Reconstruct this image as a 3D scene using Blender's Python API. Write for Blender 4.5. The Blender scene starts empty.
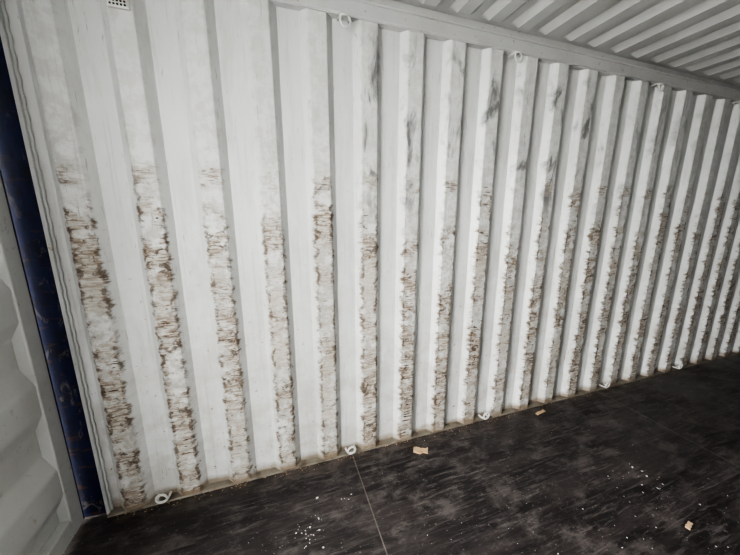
import bpy, bmesh, math, random
from mathutils import Vector, Matrix, noise as mnoise
random.seed(7)
S=bpy.context.scene
P=0.278; RC=0.292          # corrugation pitch, a rib centre
X0=-0.95; X1=10.9; W=2.35; HC=2.70; DX=-1.05

# ---------------------------------------------------------------- helpers
def obj(name, verts, faces, mat=None, smooth=False, parent=None, mats=None, fm=None):
    me=bpy.data.meshes.new(name); me.from_pydata(verts,[],faces); me.update()
    o=bpy.data.objects.new(name,me); S.collection.objects.link(o)
    for m in (mats or ([mat] if mat else [])): me.materials.append(m)
    if fm:
        for i,p in enumerate(me.polygons): p.material_index=fm[i]
    if smooth:
        for p in me.polygons: p.use_smooth=True
    if parent: o.parent=parent
    return o
def empty(name):
    o=bpy.data.objects.new(name,None); S.collection.objects.link(o); return o
def boxg(a,b):
    (x0,y0,z0),(x1,y1,z1)=a,b
    v=[(x0,y0,z0),(x1,y0,z0),(x1,y1,z0),(x0,y1,z0),(x0,y0,z1),(x1,y0,z1),(x1,y1,z1),(x0,y1,z1)]
    f=[(0,3,2,1),(4,5,6,7),(0,1,5,4),(1,2,6,5),(2,3,7,6),(3,0,4,7)]
    return v,f
def join(parts):
    V=[];F=[]
    for v,f in parts:
        n=len(V); V+=list(v); F+=[tuple(i+n for i in q) for q in f]
    return V,F
def boxes(name,lst,mat,bev=0.003,parent=None):
    v,f=join([boxg(a,b) for a,b in lst]); o=obj(name,v,f,mat,parent=parent)
    if bev:
        m=o.modifiers.new('bev','BEVEL'); m.width=bev; m.segments=2
    return o
def tube(pts,r,seg=10,closed=False):
    pts=[Vector(p) for p in pts]; n=len(pts); V=[];F=[]
    for i,p in enumerate(pts):
        a=pts[(i-1)%n] if (closed or i>0) else p
        b=pts[(i+1)%n] if (closed or i<n-1) else p
        t=(b-a).normalized()
        ref=Vector((0,0,1)) if abs(t.z)<0.9 else Vector((1,0,0))
        if closed: ref=Vector((0.13,1,0.07)).normalized()
        u=t.cross(ref).normalized(); w=t.cross(u)
        for k in range(seg):
            an=2*math.pi*k/seg; V.append(tuple(p+r*(math.cos(an)*u+math.sin(an)*w)))
    m=n if closed else n-1
    for i in range(m):
        for k in range(seg):
            a=i*seg+k; b=i*seg+(k+1)%seg; c=((i+1)%n)*seg+(k+1)%seg; d=((i+1)%n)*seg+k
            F.append((a,b,c,d))
    if not closed:
        F.append(tuple(range(seg))[::-1]); F.append(tuple((n-1)*seg+k for k in range(seg)))
    return V,F

class NT:
    def __init__(s,name):
        s.m=bpy.data.materials.new(name); s.m.use_nodes=True; s.t=s.m.node_tree
        s.b=s.t.nodes['Principled BSDF']
        s.co=s.t.nodes.new('ShaderNodeTexCoord').outputs['Object']
        sp=s.t.nodes.new('ShaderNodeSeparateXYZ'); s.t.links.new(s.co,sp.inputs[0])
        s.x,s.y,s.z=sp.outputs
    def put(s,i,v):
        if isinstance(v,bpy.types.NodeSocket): s.t.links.new(v,i)
        elif isinstance(v,(tuple,list)) and len(v)==3 and i.type=='RGBA': i.default_value=(*v,1)
        else: i.default_value=v
    def M(s,op,a,b=0.0,c=None,clamp=False):
        n=s.t.nodes.new('ShaderNodeMath'); n.operation=op; n.use_clamp=clamp
        s.put(n.inputs[0],a); s.put(n.inputs[1],b)
        if c is not None: s.put(n.inputs[2],c)
        return n.outputs[0]
    def step(s,v,a,b,lo=0.0,hi=1.0):
        n=s.t.nodes.new('ShaderNodeMapRange'); n.interpolation_type='SMOOTHSTEP' if a<b else 'LINEAR'
        s.put(n.inputs[0],v); n.inputs[1].default_value=a; n.inputs[2].default_value=b
        n.inputs[3].default_value=lo; n.inputs[4].default_value=hi; n.clamp=True
        return n.outputs[0]
    def vec(s,x,y,z):
        n=s.t.nodes.new('ShaderNodeCombineXYZ'); s.put(n.inputs[0],x); s.put(n.inputs[1],y); s.put(n.inputs[2],z); return n.outputs[0]
    def sc(s,fx,fy,fz,ox=None):
        x=s.M('MULTIPLY',s.x,fx)
        if ox is not None: x=s.M('ADD',x,ox)
        return s.vec(x,s.M('MULTIPLY',s.y,fy),s.M('MULTIPLY',s.z,fz))
    def N(s,v,scale=1,detail=3,rough=0.55,dist=0.0):
        n=s.t.nodes.new('ShaderNodeTexNoise'); s.put(n.inputs['Vector'],v)
        n.inputs['Scale'].default_value=scale; n.inputs['Detail'].default_value=detail
        n.inputs['Roughness'].default_value=rough; n.inputs['Distortion'].default_value=dist
        return n.outputs['Fac']
    def mix(s,f,a,b):
        n=s.t.nodes.new('ShaderNodeMix'); n.data_type='RGBA'
        s.put(n.inputs[0],f); s.put(n.inputs[6],a); s.put(n.inputs[7],b); return n.outputs[2]
    def bump(s,h,strength=0.3,dist=0.01):
        n=s.t.nodes.new('ShaderNodeBump'); n.inputs['Strength'].default_value=strength
        n.inputs['Distance'].default_value=dist; s.put(n.inputs['Height'],h)
        s.t.links.new(n.outputs[0],s.b.inputs['Normal'])
    def out(s,col,rough=0.5,metal=0.0,spec=0.4):
        s.put(s.b.inputs['Base Color'],col); s.put(s.b.inputs['Roughness'],rough)
        s.b.inputs['Metallic'].default_value=metal; s.b.inputs['Specular IOR Level'].default_value=spec
        return s.m

PAINT=(0.605,0.612,0.603)
# ---------------------------------------------------------------- wall paint with cargo scuffs
def wall_mat(name='scuffed_wall_paint'):
    n=NT(name)
    idxf=n.M('DIVIDE',n.M('SUBTRACT',n.x,RC-P/2),P)
    idx=n.M('FLOOR',idxf)
    d=n.M('MULTIPLY',n.M('ABSOLUTE',n.M('SUBTRACT',n.M('FRACT',idxf),0.5)),P)
    seed=n.M('MULTIPLY',idx,13.37)
    rag=n.M('MULTIPLY',n.M('SUBTRACT',n.N(n.sc(12,0,20,seed),1,4,0.65),0.5),0.075)
    dd=n.M('ADD',d,rag)
    rib=n.step(dd,0.056,0.045)
    ribn=n.N(n.vec(seed,3.3,0.0),1,0)
    zj=n.M('ADD',n.z,n.M('MULTIPLY',n.M('SUBTRACT',ribn,0.5),0.9))
    low=n.step(n.M('ADD',zj,n.M('MULTIPLY',n.M('SUBTRACT',n.N(n.sc(9,0,9,seed),1,2),0.5),0.4)),1.74,1.62)
    band=n.M('MULTIPLY',n.step(n.z,1.755,1.77),n.step(n.z,1.87,1.84))
    zone=n.M('MAXIMUM',low,n.M('MULTIPLY',band,0.7))
    # blocks of torn label residue, broken by bare gaps
    blk=n.N(n.vec(n.M('ADD',seed,n.M('MULTIPLY',n.x,5.0)),0.0,n.M('MULTIPLY',n.z,8.0)),1,4,0.7)
    dens=n.step(n.z,1.7,0.2,0.0,0.05)
    blkm=n.step(n.M('ADD',blk,dens),0.47,0.55)
    area=n.M('MULTIPLY',n.M('MULTIPLY',rib,zone),blkm)
    inten=n.step(n.N(n.vec(n.M('ADD',seed,5.5),0.0,n.M('MULTIPLY',n.z,2.2)),1,3),0.37,0.58,0.25,1.0)
    inten=n.M('MULTIPLY',inten,n.step(n.x,7.0,1.5,0.6,1.0))
    sh=n.N(n.sc(8,0,52,seed),1,5,0.7,0.5)
    sh2=n.N(n.sc(14,0,110,seed),1,4,0.65,0.3)
    sh3=n.N(n.sc(17,0,20,seed),1,5,0.7,1.0)
    brown=n.M('MULTIPLY',n.step(sh,0.46,0.56),inten)
    thin=n.M('MULTIPLY',n.step(sh2,0.49,0.57),inten)
    dark=n.M('MULTIPLY',n.step(sh3,0.53,0.60),inten)
    edge=n.M('MULTIPLY',n.M('MULTIPLY',n.step(dd,0.030,0.040),n.step(dd,0.062,0.050)),n.step(sh3,0.42,0.54))
    # broad greyness / grime
    g1=n.N(n.sc(1.3,0,0.9),1,5,0.6)
    g2=n.N(n.sc(9,0,1.8),1,6,0.68)
    g3=n.N(n.sc(4,0,5),1,6,0.7)
    base=n.mix(n.step(g1,0.35,0.7),PAINT,(0.52,0.525,0.515))
    base=n.mix(n.M('MULTIPLY',n.step(g2,0.47,0.70),0.5),base,(0.37,0.365,0.35))
    lowg=n.M('MULTIPLY',n.step(n.z,1.8,0.3),n.step(g3,0.42,0.62))
    base=n.mix(n.M('MULTIPLY',lowg,0.5),base,(0.36,0.335,0.29))
    dr=n.N(n.sc(55,0,1.3),1,5,0.6)
    base=n.mix(n.M('MULTIPLY',n.step(dr,0.56,0.72),0.36),base,(0.26,0.245,0.22))
    scn=n.N(n.sc(90,0,7),1,2,0.5,1.5)
    base=n.mix(n.M('MULTIPLY',n.step(scn,0.68,0.73),0.5),base,(0.17,0.14,0.11))
    # soft grey rubber smears on ribs higher up
    sm=n.N(n.sc(9,0,3.4),1,5,0.6,0.5)
    smz=n.M('MULTIPLY',n.step(n.z,1.5,1.8),n.step(n.z,2.64,2.48))
    smx=n.M('MULTIPLY',n.step(n.x,0.35,0.55),n.step(n.x,5.0,2.2))
    smm=n.M('MULTIPLY',n.M('MULTIPLY',n.step(sm,0.51,0.64),n.M('MULTIPLY',smz,smx)),n.step(dd,0.080,0.045))
    base=n.mix(n.M('MULTIPLY',smm,0.88),base,(0.065,0.065,0.068))
    gr=n.N(n.sc(14,0,16,seed),1,6,0.72)
    base=n.mix(n.M('MULTIPLY',n.M('MULTIPLY',n.step(dd,0.060,0.045),n.step(gr,0.42,0.58)),n.step(n.z,2.3,1.2,0.25,0.65)),base,(0.27,0.245,0.21))
    # residue colouring
    col=n.mix(n.M('MULTIPLY',area,0.65),base,(0.46,0.425,0.37))
    col=n.mix(n.M('MULTIPLY',n.M('MULTIPLY',area,brown),0.75),col,(0.215,0.155,0.108))
    col=n.mix(n.M('MULTIPLY',n.M('MULTIPLY',area,thin),0.7),col,(0.115,0.078,0.052))
    col=n.mix(n.M('MULTIPLY',n.M('MULTIPLY',area,dark),0.8),col,(0.045,0.030,0.021))
    col=n.mix(n.M('MULTIPLY',n.M('MULTIPLY',n.M('MULTIPLY',edge,low),n.step(blk,0.39,0.49)),0.8),col,(0.08,0.052,0.032))
    rf=n.N(n.sc(30,0,30),1,3,0.6)
    rz=n.step(n.z,2.0,0.0,0.0,1.0)
    col=n.mix(n.M('MULTIPLY',n.step(rf,0.65,0.71),rz),col,(0.16,0.10,0.06))
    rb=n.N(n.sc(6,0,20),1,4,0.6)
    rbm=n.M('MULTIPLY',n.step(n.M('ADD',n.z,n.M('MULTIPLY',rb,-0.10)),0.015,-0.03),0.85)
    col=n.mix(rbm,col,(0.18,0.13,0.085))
    h=n.M('ADD',n.M('MULTIPLY',n.M('MULTIPLY',area,sh),0.5),n.M('MULTIPLY',n.N(n.sc(3,0,3),1,2),1.2))
    n.bump(h,0.35,0.005)
    return n.out(col,n.M('ADD',n.M('MULTIPLY',area,0.3),0.38),spec=0.4)

def paint_mat(name,colr,dirt=(0.35,0.33,0.30),amt=0.4,rust=0.2,rough=0.5,sx=5,sz=5):
    n=NT(name)
    a=n.N(n.sc(sx,sx,sz),1,5,0.6); b=n.N(n.sc(28,28,28),1,4,0.6); c=n.N(n.sc(1.4,1.4,1.4),1,3)
    col=n.mix(n.M('MULTIPLY',n.step(a,0.45,0.72),amt),colr,dirt)
    col=n.mix(n.M('MULTIPLY',n.step(c,0.4,0.7),0.2),col,dirt)
    col=n.mix(n.M('MULTIPLY',n.step(b,0.62,0.70),rust),col,(0.20,0.11,0.05))
    n.bump(a,0.2,0.004)
    return n.out(col,rough,spec=0.35)
M_WALL=wall_mat()
M_WALLR=paint_mat('grimy_low_bounce_paint',(0.24,0.24,0.235),dirt=(0.15,0.14,0.13),amt=0.5,rust=0.4,sx=4,sz=4)  # unseen opposite and end walls: dirty paint, darkened on purpose to cut bounced light
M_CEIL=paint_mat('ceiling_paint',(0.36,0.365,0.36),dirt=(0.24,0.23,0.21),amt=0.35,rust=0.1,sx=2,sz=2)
M_RAIL=paint_mat('rail_paint',(0.43,0.435,0.43),amt=0.4,rust=0.5)
M_DOOR=paint_mat('door_paint',(0.52,0.53,0.52),amt=0.35,rust=0.25,sx=3,sz=3)
M_FOOT=paint_mat('dirty_sill_paint',(0.18,0.16,0.13),dirt=(0.07,0.05,0.036),amt=0.9,rust=0.9,sx=14,sz=14)
M_RUB=paint_mat('rubber_gasket',(0.03,0.03,0.032),dirt=(0.2,0.19,0.17),amt=0.4,rust=0.1,rough=0.7,sx=12,sz=12)
M_RING=paint_mat('ring_paint',(0.58,0.58,0.56),amt=0.4,rust=0.4,rough=0.35,sx=40,sz=40)
M_WOOD=paint_mat('raw_wood',(0.42,0.30,0.18),dirt=(0.2,0.12,0.07),amt=0.6,rust=0.2,rough=0.8,sx=20,sz=20)
M_FLAKE=paint_mat('flake_paper',(0.62,0.62,0.58),dirt=(0.4,0.36,0.3),amt=0.5,rust=0.1,rough=0.7,sx=9,sz=9)
M_R1=paint_mat('residue_cream',(0.50,0.47,0.415),dirt=(0.34,0.28,0.21),amt=0.7,rust=0.2,rough=0.8,sx=30,sz=60)
M_R2=paint_mat('residue_tan',(0.235,0.17,0.12),dirt=(0.14,0.096,0.065),amt=0.7,rust=0.3,rough=0.8,sx=30,sz=60)
M_R3=paint_mat('residue_brown',(0.075,0.050,0.034),dirt=(0.03,0.022,0.018),amt=0.7,rust=0.25,rough=0.8,sx=30,sz=60)
M_BLACK=paint_mat('vent_hole',(0.012,0.012,0.012),amt=0.0,rust=0,rough=0.9)
M_GROUND=paint_mat('yard_concrete',(0.38,0.37,0.35),amt=0.5,rust=0,rough=0.9,sx=2,sz=2)

def blue_mat():
    n=NT('blue_post_paint')
    a=n.N(n.sc(22,22,9),1,5,0.65,0.8); b=n.N(n.sc(30,30,18),1,4,0.6); c=n.N(n.sc(9,9,30),1,4,0.6)
    col=n.mix(n.step(b,0.4,0.65),(0.004,0.007,0.036),(0.004,0.005,0.016))
    low=n.step(n.z,2.2,0.3,0.15,1.0)
    col=n.mix(n.M('MULTIPLY',n.M('MULTIPLY',n.step(a,0.57,0.65),low),0.6),col,(0.14,0.125,0.11))
    col=n.mix(n.M('MULTIPLY',n.step(c,0.58,0.64),low),col,(0.04,0.022,0.012))
    n.bump(a,0.4,0.004)
    return n.out(col,0.6,spec=0.2)
M_BLUE=blue_mat()

def floor_mat():
    n=NT('black_coated_plywood')
    g=n.N(n.sc(5,45,0),1,5,0.7,0.8)            # grain along container length
    g2=n.N(n.sc(1.6,9,0),1,5,0.65,1.0)
    w=n.N(n.sc(1.3,1.9,0),1,5,0.65)            # wear patches
    f=n.N(n.sc(45,60,0),1,4,0.7)
    sm=n.N(n.sc(4.5,6.5,0),1,7,0.75)
    col=n.mix(n.step(g2,0.4,0.65),(0.014,0.012,0.012),(0.034,0.028,0.027))
    col=n.mix(n.M('MULTIPLY',n.M('MULTIPLY',n.step(g,0.48,0.68),n.step(w,0.38,0.60)),0.6),col,(0.13,0.113,0.107))
    col=n.mix(n.M('MULTIPLY',n.step(sm,0.48,0.66),0.6),col,(0.105,0.092,0.086))
    col=n.mix(n.M('MULTIPLY',n.step(f,0.61,0.69),0.6),col,(0.20,0.18,0.16))
    du=n.M('MULTIPLY',n.step(n.y,-0.16,-0.02),n.step(n.N(n.sc(8,12,0),1,4,0.6),0.35,0.65))
    col=n.mix(n.M('MULTIPLY',du,0.35),col,(0.13,0.10,0.075))
    sx=n.M('ABSOLUTE',n.M('SUBTRACT',n.M('FRACT',n.M('ADD',n.M('DIVIDE',n.M('SUBTRACT',n.x,0.44),2.4),0.5)),0.5))
    sx=n.step(n.M('MULTIPLY',sx,2.4),0.0045,0.0018)
    sy=n.M('ABSOLUTE',n.M('SUBTRACT',n.M('FRACT',n.M('ADD',n.M('DIVIDE',n.M('ADD',n.y,0.58),1.16),0.5)),0.5))
    sy=n.step(n.M('MULTIPLY',sy,1.16),0.004,0.0018)
    seam=n.M('MAXIMUM',sx,n.M('MULTIPLY',sy,0.2))
    col=n.mix(n.M('MULTIPLY',n.M('MULTIPLY',seam,n.step(sm,0.3,0.55,0.5,1.0)),0.75),col,(0.14,0.123,0.105))
    n.bump(n.M('SUBTRACT',n.M('ADD',g,g2),n.M('MULTIPLY',seam,1.5)),0.4,0.005)
    return n.out(col,n.step(w,0.35,0.65,0.30,0.56),spec=0.32)
M_FLOOR=floor_mat()

# ---------------------------------------------------------------- corrugated side walls
YR=-0.020; YV=0.023; HR=0.046; SL=0.038
def prof(x):
    d=abs(((x-RC)/P+0.5)%1.0-0.5)*P
    if d<HR: return YR
    if d<HR+SL: return YR+(YV-YR)*(d-HR)/SL
    return YV
def xs_profile(x0,x1):
    xs={round(x0,5),round(x1,5)}
    k=math.floor((x0-RC)/P)-1
    while RC+k*P<x1+P:
        c=RC+k*P
        for o in (-HR-SL,-HR-SL+.006,-HR-.006,-HR,-HR+0.006,0,HR-.006,HR,HR+.006,HR+SL-.006,HR+SL):
            if x0<c+o<x1: xs.add(round(c+o,5))
        if x0<c+P/2<x1: xs.add(round(c+P/2,5))
        k+=1
    return sorted(xs)
def rprof(x):   # tiny press radius
    return (prof(x-0.003)+2*prof(x)+prof(x+0.003))/4
dents=[]
for k in range(-2,12):
    if random.random()<0.85:
        dents.append((RC+k*P+random.uniform(-.03,.03), random.uniform(0.30,0.44), random.uniform(.012,.026), random.uniform(.025,.04)))
for _ in range(16):
    dents.append((random.uniform(-.8,4), random.uniform(.2,2.2), random.uniform(.004,.010), random.uniform(.04,.12)))
def dent(x,z):
    s=0
    for cx,cz,a,r in dents:
        q=((x-cx)**2+((z-cz)*1.1)**2)/(r*r)
        if q<9: s+=a*math.exp(-q)
    return s+0.0035*mnoise.noise(Vector((x*1.7,0,z*1.3)))
def side_wall(name,ybase,sgn,detail,mat):
    xs=xs_profile(X0,X1); nz=150 if detail else 2
    zs=[-0.01+(2.66+0.01)*i/(nz-1) for i in range(nz)]
    V=[];F=[]
    for z in zs:
        for x in xs:
            y=rprof(x)
            if detail: y+=dent(x,z)
            V.append((x,ybase+sgn*y,z))
    n=len(xs)
    for j in range(nz-1):
        for i in range(n-1):
            q=(j*n+i,j*n+i+1,(j+1)*n+i+1,(j+1)*n+i)
            F.append(q if sgn>0 else q[::-1])
    return obj(name,V,F,mat)
WL=side_wall('wall_left',0,1,True,M_WALL)
side_wall('wall_right',-W,-1,False,M_WALLR)

# torn label / tape residue stuck to the rib faces (thin shreds), part of the wall
V=[];F=[];FM=[]
def shred(cx,cz,w,h,xc):
    nseg=max(2,min(6,int(w/0.012))); n0=len(V); lift=random.uniform(0.0007,0.0013)
    top=[];bot=[]
    tilt=random.uniform(-.12,.12)
    for i in range(nseg+1):
        x=cx-w/2+w*i/nseg
        x=max(xc-0.052,min(xc+0.052,x))
        tp=min(1,min(i,nseg-i)+0.35)
        zc=cz+tilt*(x-cx)
        for s_,L in ((1,top),(-1,bot)):
            z=zc+s_*h/2*tp*random.uniform(.4,1.2)
            y=prof(x)+dent(x,z)-lift-random.uniform(0,.0005)
            L.append((x,y,z))
    V.extend(bot+top)
    mm=random.random(); 
    m=0 if mm<SPL[0] else 1 if mm<SPL[1] else 2
    for i in range(nseg):
        F.append((n0+i,n0+i+1,n0+nseg+1+i+1,n0+nseg+1+i)); FM.append(m)
for k in range(-4,22):
    xc=RC+k*P
    ztop=random.choice((1.62,1.66,1.5,1.56,1.35))+random.uniform(-.06,.06)
    ribamt=random.choice((0.45,0.65,0.85,1.05)); ribheavy=random.choice((0.6,0.9,1.3))
    fade=(1.0 if k<6 else max(0.45,1-(k-6)*0.045))*ribamt
    z=0.04
    while z<ztop:
        blockh=random.choice((0.012,0.02,0.035,0.05,0.08,0.12))*random.uniform(.8,1.3)
        mod=0.5+0.5*mnoise.noise(Vector((k*7.3,2.0,z*2.5)))*2
        on=random.random()<(0.76 if z<1.15 else 0.56)*max(.35,min(1.2,mod+0.35))
        if on:
            heavy=random.random()<(0.52 if z<1.15 else 0.26)*ribheavy
            SPL=(0.25,0.62) if heavy else (0.55,0.87)
            nsh=int(blockh*(290 if heavy else 160)*fade*random.uniform(.5,1.3))
            half=random.uniform(0.012,0.048); off=random.uniform(-1,1)*(0.048-half)
            for _ in range(nsh):
                w=random.choice((.008,.014,.022,.035,.06))*random.uniform(.7,1.3)
                w=min(w,2*half)
                cx=xc+off+random.uniform(-half+w/2,half-w/2) if half>w/2 else xc+off
                shred(cx,z+random.uniform(0,blockh),w,random.choice((.0012,.002,.0035,.007))*random.uniform(.7,1.5),xc)
        z+=blockh+random.choice((0,0.005,0.02,0.05))
    if random.random()<0.85:
        SPL=(0.45,0.85)
        zc=1.805+random.uniform(-.04,.04)
        for _ in range(int(random.uniform(8,26)*fade)):
            w=random.uniform(.01,.05)
            shred(xc+random.uniform(-.03,.03),zc+random.gauss(0,.022),w,random.uniform(.0015,.007),xc)
obj('torn_label_residue',V,F,mats=[M_R1,M_R2,M_R3],fm=FM,parent=WL)

# front (blind) end wall
ys=[-W-0.02+i*(W+0.04)/80 for i in range(81)]
V=[]
for z in (-0.01,HC):
    for y in ys:
        t=(y/0.25)%1; V.append((X1+(0.0 if t<.35 else 0.04*(t-.35)/.15 if t<.5 else 0.04 if t<.85 else 0.04*(1-t)/.15),y,z))
F=[(i,i+1,i+82,i+81) for i in range(80)]
obj('wall_end',V,F,M_WALLR)

# ---------------------------------------------------------------- floor
boxes('floor',[((DX-0.12,-W-0.02,-0.03),(X1,0.03,0.0))],M_FLOOR,0)
def sill(name,y0,s):
    xs=[X0+ i*(X1-X0)/400 for i in range(401)]
    V=[];F=[]
    for x in xs:
        j=0.0015*mnoise.noise(Vector((x*9,0,s)))
        for (yy,zz) in ((0.03,0.010),(-0.020,0.008+j),(-0.025+j,0.004),(-0.026+j,-0.002)):
            V.append((x,y0+s*yy,zz))
    for i in range(400):
        for k in range(3):
            a=i*4+k; F.append((a,a+1,a+5,a+4))
    return obj(name,V,F,M_FOOT)
sill('trim_1',0,1); sill('trim_2',-W,-1)

# ---------------------------------------------------------------- top rails
boxes('trim_3',[((DX,-0.032,2.635),(X1,0.06,2.705))],M_RAIL,0.006)
boxes('trim_4',[((DX,-W-0.06,2.635),(X1,-W+0.032,2.705))],M_RAIL,0.006)
V,F=tube([(X0+i*0.05,-0.026+0.001*random.random(),2.632) for i in range(238)],0.004,6)
obj('trim_5',V,F,M_RAIL,True)

# ---------------------------------------------------------------- ceiling: pressed transverse corrugations
RP=0.209
def roofz(x,y):
    t=((x+0.30)/RP)%1.0
    p=0 if t<.24 else (t-.24)/.16 if t<.40 else 1 if t<.76 else (1-t)/.24
    e=min(-y-0.075, W+y-0.075)
    e=max(0,min(1,e/0.05)); e=e*e*(3-2*e)
    return HC+0.002-0.034*p*e+0.034
xs=[]
k=math.floor((DX+0.3)/RP)-1
while True:
    b=k*RP-0.30
    if b>X1+0.1: break
    for o in (0,.22,.24,.26,.31,.38,.40,.42,.57,.74,.76,.78,.86,.98):
        x=b+o*RP
        if DX-0.02<x<X1: xs.append(x)
    k+=1
xs=[DX-0.02]+xs+[X1]
ys=[-0.028,-0.05,-0.075,-0.085,-0.095,-0.105,-0.115,-0.125,-0.16]+[-0.16-i*(W-0.32)/14 for i in range(1,14)]
ys+=[-W-y for y in ys[:9]][::-1]
V=[(x,y,roofz(x,y)) for y in ys for x in xs]
n=len(xs); F=[(j*n+i,(j+1)*n+i,(j+1)*n+i+1,j*n+i+1) for j in range(len(ys)-1) for i in range(n-1)]
obj('ceiling',V,F,M_CEIL)
boxes('trim_6',[((DX,-0.045,2.700),(X1,0.03,2.745))],M_RAIL,0.004)
boxes('trim_7',[((DX,-W-0.03,2.700),(X1,-W+0.045,2.745))],M_RAIL,0.004)

# ---------------------------------------------------------------- lashing rings
def lashing_ring(x,z,up):
    e=empty('lashing_ring'); e.location=(x,0,0)
    path=[(-0.030,0.004,z)]
    for i in range(9):
        a=math.pi*i/8
        path.append((-0.028*math.cos(a),-0.024-0.028*math.sin(a),z))
    path.append((0.030,0.004,z))
    V,F=tube(path,0.0065,8); obj('welded_lug',V,F,M_RING,True,parent=e)
    cz=z-0.026 if up else z+0.020
    pts=[(0.026*math.cos(2*math.pi*i/24),-0.050+ (0.006 if up else -0.006)*math.sin(2*math.pi*i/24),cz+0.031*math.sin(2*math.pi*i/24)) for i in range(24)]
    V,F=tube(pts,0.006,8,True); obj('ring',V,F,M_RING,True,parent=e)
for x in [-0.681,0.431,1.543,2.933,4.045,5.435,6.547]:
    lashing_ring(x,2.622,True); lashing_ring(x,0.037,False)

# ---------------------------------------------------------------- air vent
ev=empty('air_vent'); vx,vz=-0.545,2.522
v,f=boxg((vx-0.040,-0.034,vz-0.045),(vx+0.040,-0.019,vz+0.075))
o=obj('cover',v,f,M_RING,parent=ev); m=o.modifiers.new('b','BEVEL'); m.width=0.006; m.segments=3
V=[];F=[]
for i in range(5):
    for j in range(8):
        hx=vx-0.026+i*0.013; hz=vz-0.033+j*0.013
        n0=len(V)
        V+= [(hx+0.0050*math.cos(a*math.pi/4),-0.0345,hz+0.0050*math.sin(a*math.pi/4)) for a in range(8)]
        F.append(tuple(range(n0,n0+8)))
obj('holes',V,F,M_BLACK,parent=ev)

# ---------------------------------------------------------------- corner post at the door end
ep=empty('corner_post')
boxes('blue_face',[((DX-0.10,0.012,-0.01),(X0-0.008,0.06,2.64))],M_BLUE,0.003,parent=ep)
boxes('flange',[((X0-0.012,-0.004,-0.01),(X0+0.004,0.055,2.64))],M_RAIL,0.003,parent=ep)
V,F=tube([(X0+0.008+0.002*math.sin(i*1.7),0.014,0.01+i*0.02) for i in range(131)],0.006,7)
obj('weld_bead',V,F,M_RAIL,True,parent=ep)
ep2=empty('corner_post')
boxes('post_body',[((DX-0.10,-W-0.06,-0.01),(X0-0.0,-W-0.012,2.64))],M_BLUE,0.003,parent=ep2)

# ---------------------------------------------------------------- door leaves
def door(name,y0,y1,xin):
    e=empty(name); z0,z1=0.012,2.62; t=0.05; mw=0.085
    boxes('frame',[((xin-t,y0,z0),(xin,y0+mw,z1)),((xin-t,y1-mw,z0),(xin,y1,z1)),
                   ((xin-t,y0+mw,z0),(xin,y1-mw,z0+0.10)),((xin-t,y0+mw,z1-0.10),(xin,y1-mw,z1))],M_DOOR,0.006,parent=e)
    za,zb=z0+0.08,z1-0.08; nz=241; per=(zb-za)/5.4
    V=[];F=[]; ys=[y0+mw-0.004+i*(y1-y0-2*mw+0.008)/24 for i in range(25)]
    for j in range(nz):
        z=za+(zb-za)*j/(nz-1); q=((z-za)/per+0.1)%1
        p=0 if q<.3 else (q-.3)/.18 if q<.48 else 1 if q<.80 else (1-q)/.20
        for y in ys:
            wob=0.004*mnoise.noise(Vector((3,y*4,z*5)))
            V.append((xin-0.047+0.042*p+wob,y,z))
    for j in range(nz-1):
        for i in range(24):
            a=j*25+i; F.append((a,a+1,a+26,a+25))
    obj('sheet',V,F,M_DOOR,True,parent=e)
    boxes('gasket',[((xin-0.03,y1,z0),(xin-0.004,y1+0.014,z1)),((xin-0.03,y0-0.008,z0),(xin-0.004,y0,z1))],M_RUB,0.003,parent=e)
    return e
door('door_1',-1.172,-0.012,DX-0.004)
d2=door('door_2',-1.172,-0.012,DX-0.004)
hs=Vector((DX,-0.012,0)); hd=Vector((DX-0.13,-W-0.10,0))
d2.matrix_world=Matrix.Translation(hd)@Matrix.Rotation(math.radians(-95),4,'Z')@Matrix.Translation(-hs)
boxes('trim_8',[((DX-0.11,-W-0.06,2.63),(DX+0.01,0.06,2.76))],M_RAIL,0.006)
boxes('trim_9',[((DX-0.14,-W-0.06,-0.08),(DX-0.05,0.06,0.006))],M_FOOT,0.003)

# ---------------------------------------------------------------- debris
def chip(name,x,y,l,w,h,rot,mat):
    nseg=6; V=[];F=[]
    for i in range(nseg+1):
        u=-l/2+l*i/nseg
        a=w/2*random.uniform(.5,1.15); b=w/2*random.uniform(.5,1.15)
        for (yy,zz) in ((-a,0),(b,0),(b*0.9,h*random.uniform(.7,1.2)),(-a*0.9,h*random.uniform(.7,1.2))):
            V.append((u,yy,zz))
    for i in range(nseg):
        for k in range(4): F.append((i*4+k,i*4+(k+1)%4,i*4+4+(k+1)%4,i*4+4+k))
    F.append((3,2,1,0)); n0=nseg*4; F.append((n0,n0+1,n0+2,n0+3))
    o=obj(name,V,F,mat); o.location=(x,y,0.0005); o.rotation_euler=(0,0,rot); return o
CH=[(0.905,-0.15),(2.06,-0.10),(2.02,-1.065)]
chip('wood_scrap',0.905,-0.15,0.100,0.055,0.012,-0.5,M_WOOD)
chip('wood_scrap',2.06,-0.10,0.10,0.028,0.008,0.15,M_WOOD)
chip('wood_scrap',2.02,-1.065,0.055,0.022,0.007,0.2,M_WOOD)
V=[];F=[]
def flake(x,y,r):
    if any((x-a)**2+(y-b)**2<0.0049 for a,b in CH): return
    n0=len(V); k=random.choice((4,5,6,7)); a0=random.random()*6.28; el=random.uniform(.35,1)
    th=random.random()*3.14; c,s=math.cos(th),math.sin(th); tz=random.uniform(.0015,.004)
    for i in range(k):
        a=a0+2*math.pi*i/k; rr=r*random.uniform(.6,1.2); px=rr*math.cos(a); py=rr*el*math.sin(a)
        V.append((x+c*px-s*py,y+s*px+c*py,tz+random.uniform(-.001,.0015)))
    F.append(tuple(range(n0,n0+k)))
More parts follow.
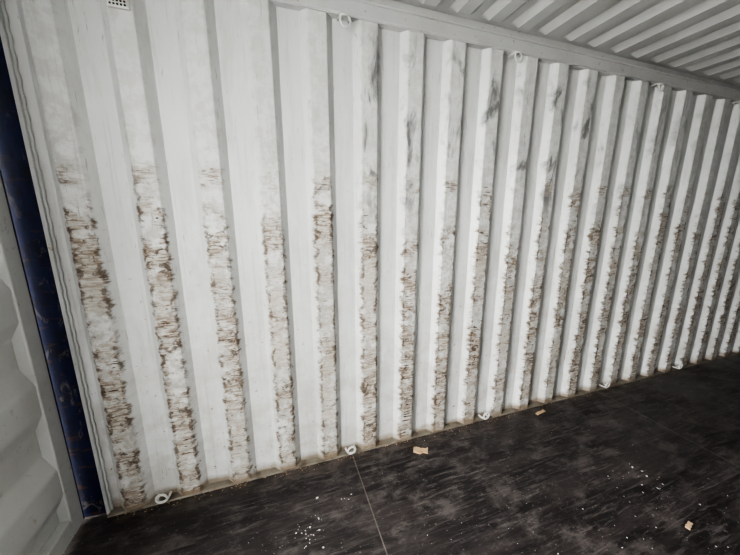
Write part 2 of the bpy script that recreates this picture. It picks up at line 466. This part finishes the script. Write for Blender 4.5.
def cluster(cx,cy,sx,sy,n,r0,r1):
    for _ in range(n):
        flake(random.gauss(cx,sx),min(-0.04,random.gauss(cy,sy)),random.uniform(r0,r1)*random.choice((.5,.7,1)))
cluster(0.10,-0.45,0.04,0.06,26,.003,.011)
cluster(0.04,-0.50,0.10,0.06,14,.002,.006)
cluster(-0.2,-0.46,0.09,0.05,6,.002,.005)
cluster(0.32,-0.32,0.012,0.012,4,.004,.009)
cluster(2.10,-0.80,0.12,0.06,20,.003,.010)
cluster(1.9,-1.05,0.35,0.12,44,.002,.008)
cluster(1.2,-0.6,0.7,0.3,30,.0015,.003)
cluster(2.5,-0.5,0.8,0.3,36,.0015,.004)
cluster(0.9,-0.9,0.5,0.15,30,.0015,.004)
obj('paint_flakes',V,F,M_FLAKE)
V=[];F=[]
for _ in range(420):
    flake(random.uniform(X0,6),-0.03-abs(random.gauss(0,0.018)),random.uniform(.002,.006))
obj('wood_dust_crumbs',V,F,M_WOOD)

# ---------------------------------------------------------------- outside
obj('ground',[(-30,-30,-1.2),(DX,-30,-1.2),(DX,30,-1.2),(-30,30,-1.2)],[(0,1,2,3)],M_GROUND)

# ---------------------------------------------------------------- light
w=bpy.data.worlds.new('sky'); S.world=w; w.use_nodes=True
bg=w.node_tree.nodes['Background']; bg.inputs[0].default_value=(0.97,0.98,0.98,1); bg.inputs[1].default_value=52.0
la=bpy.data.lights.new('door_portal','AREA'); la.shape='RECTANGLE'; la.size=1.2; la.size_y=2.6
la.cycles.is_portal=True
lo=bpy.data.objects.new('door_portal',la); S.collection.objects.link(lo)
lo.location=(DX-0.06,-1.77,1.32); lo.rotation_euler=(math.radians(90),0,math.radians(-90))
try: S.view_settings.look='AgX - High Contrast'
except Exception as ex: print(ex)

# ---------------------------------------------------------------- camera
cd=bpy.data.cameras.new('camera'); cd.sensor_width=36; cd.lens=294.5/740*36; cd.clip_start=0.02
co=bpy.data.objects.new('camera',cd); S.collection.objects.link(co)
co.location=(0,-1.73,1.62); co.rotation_euler=(math.radians(78.3),0,math.radians(-18.5))
S.camera=co
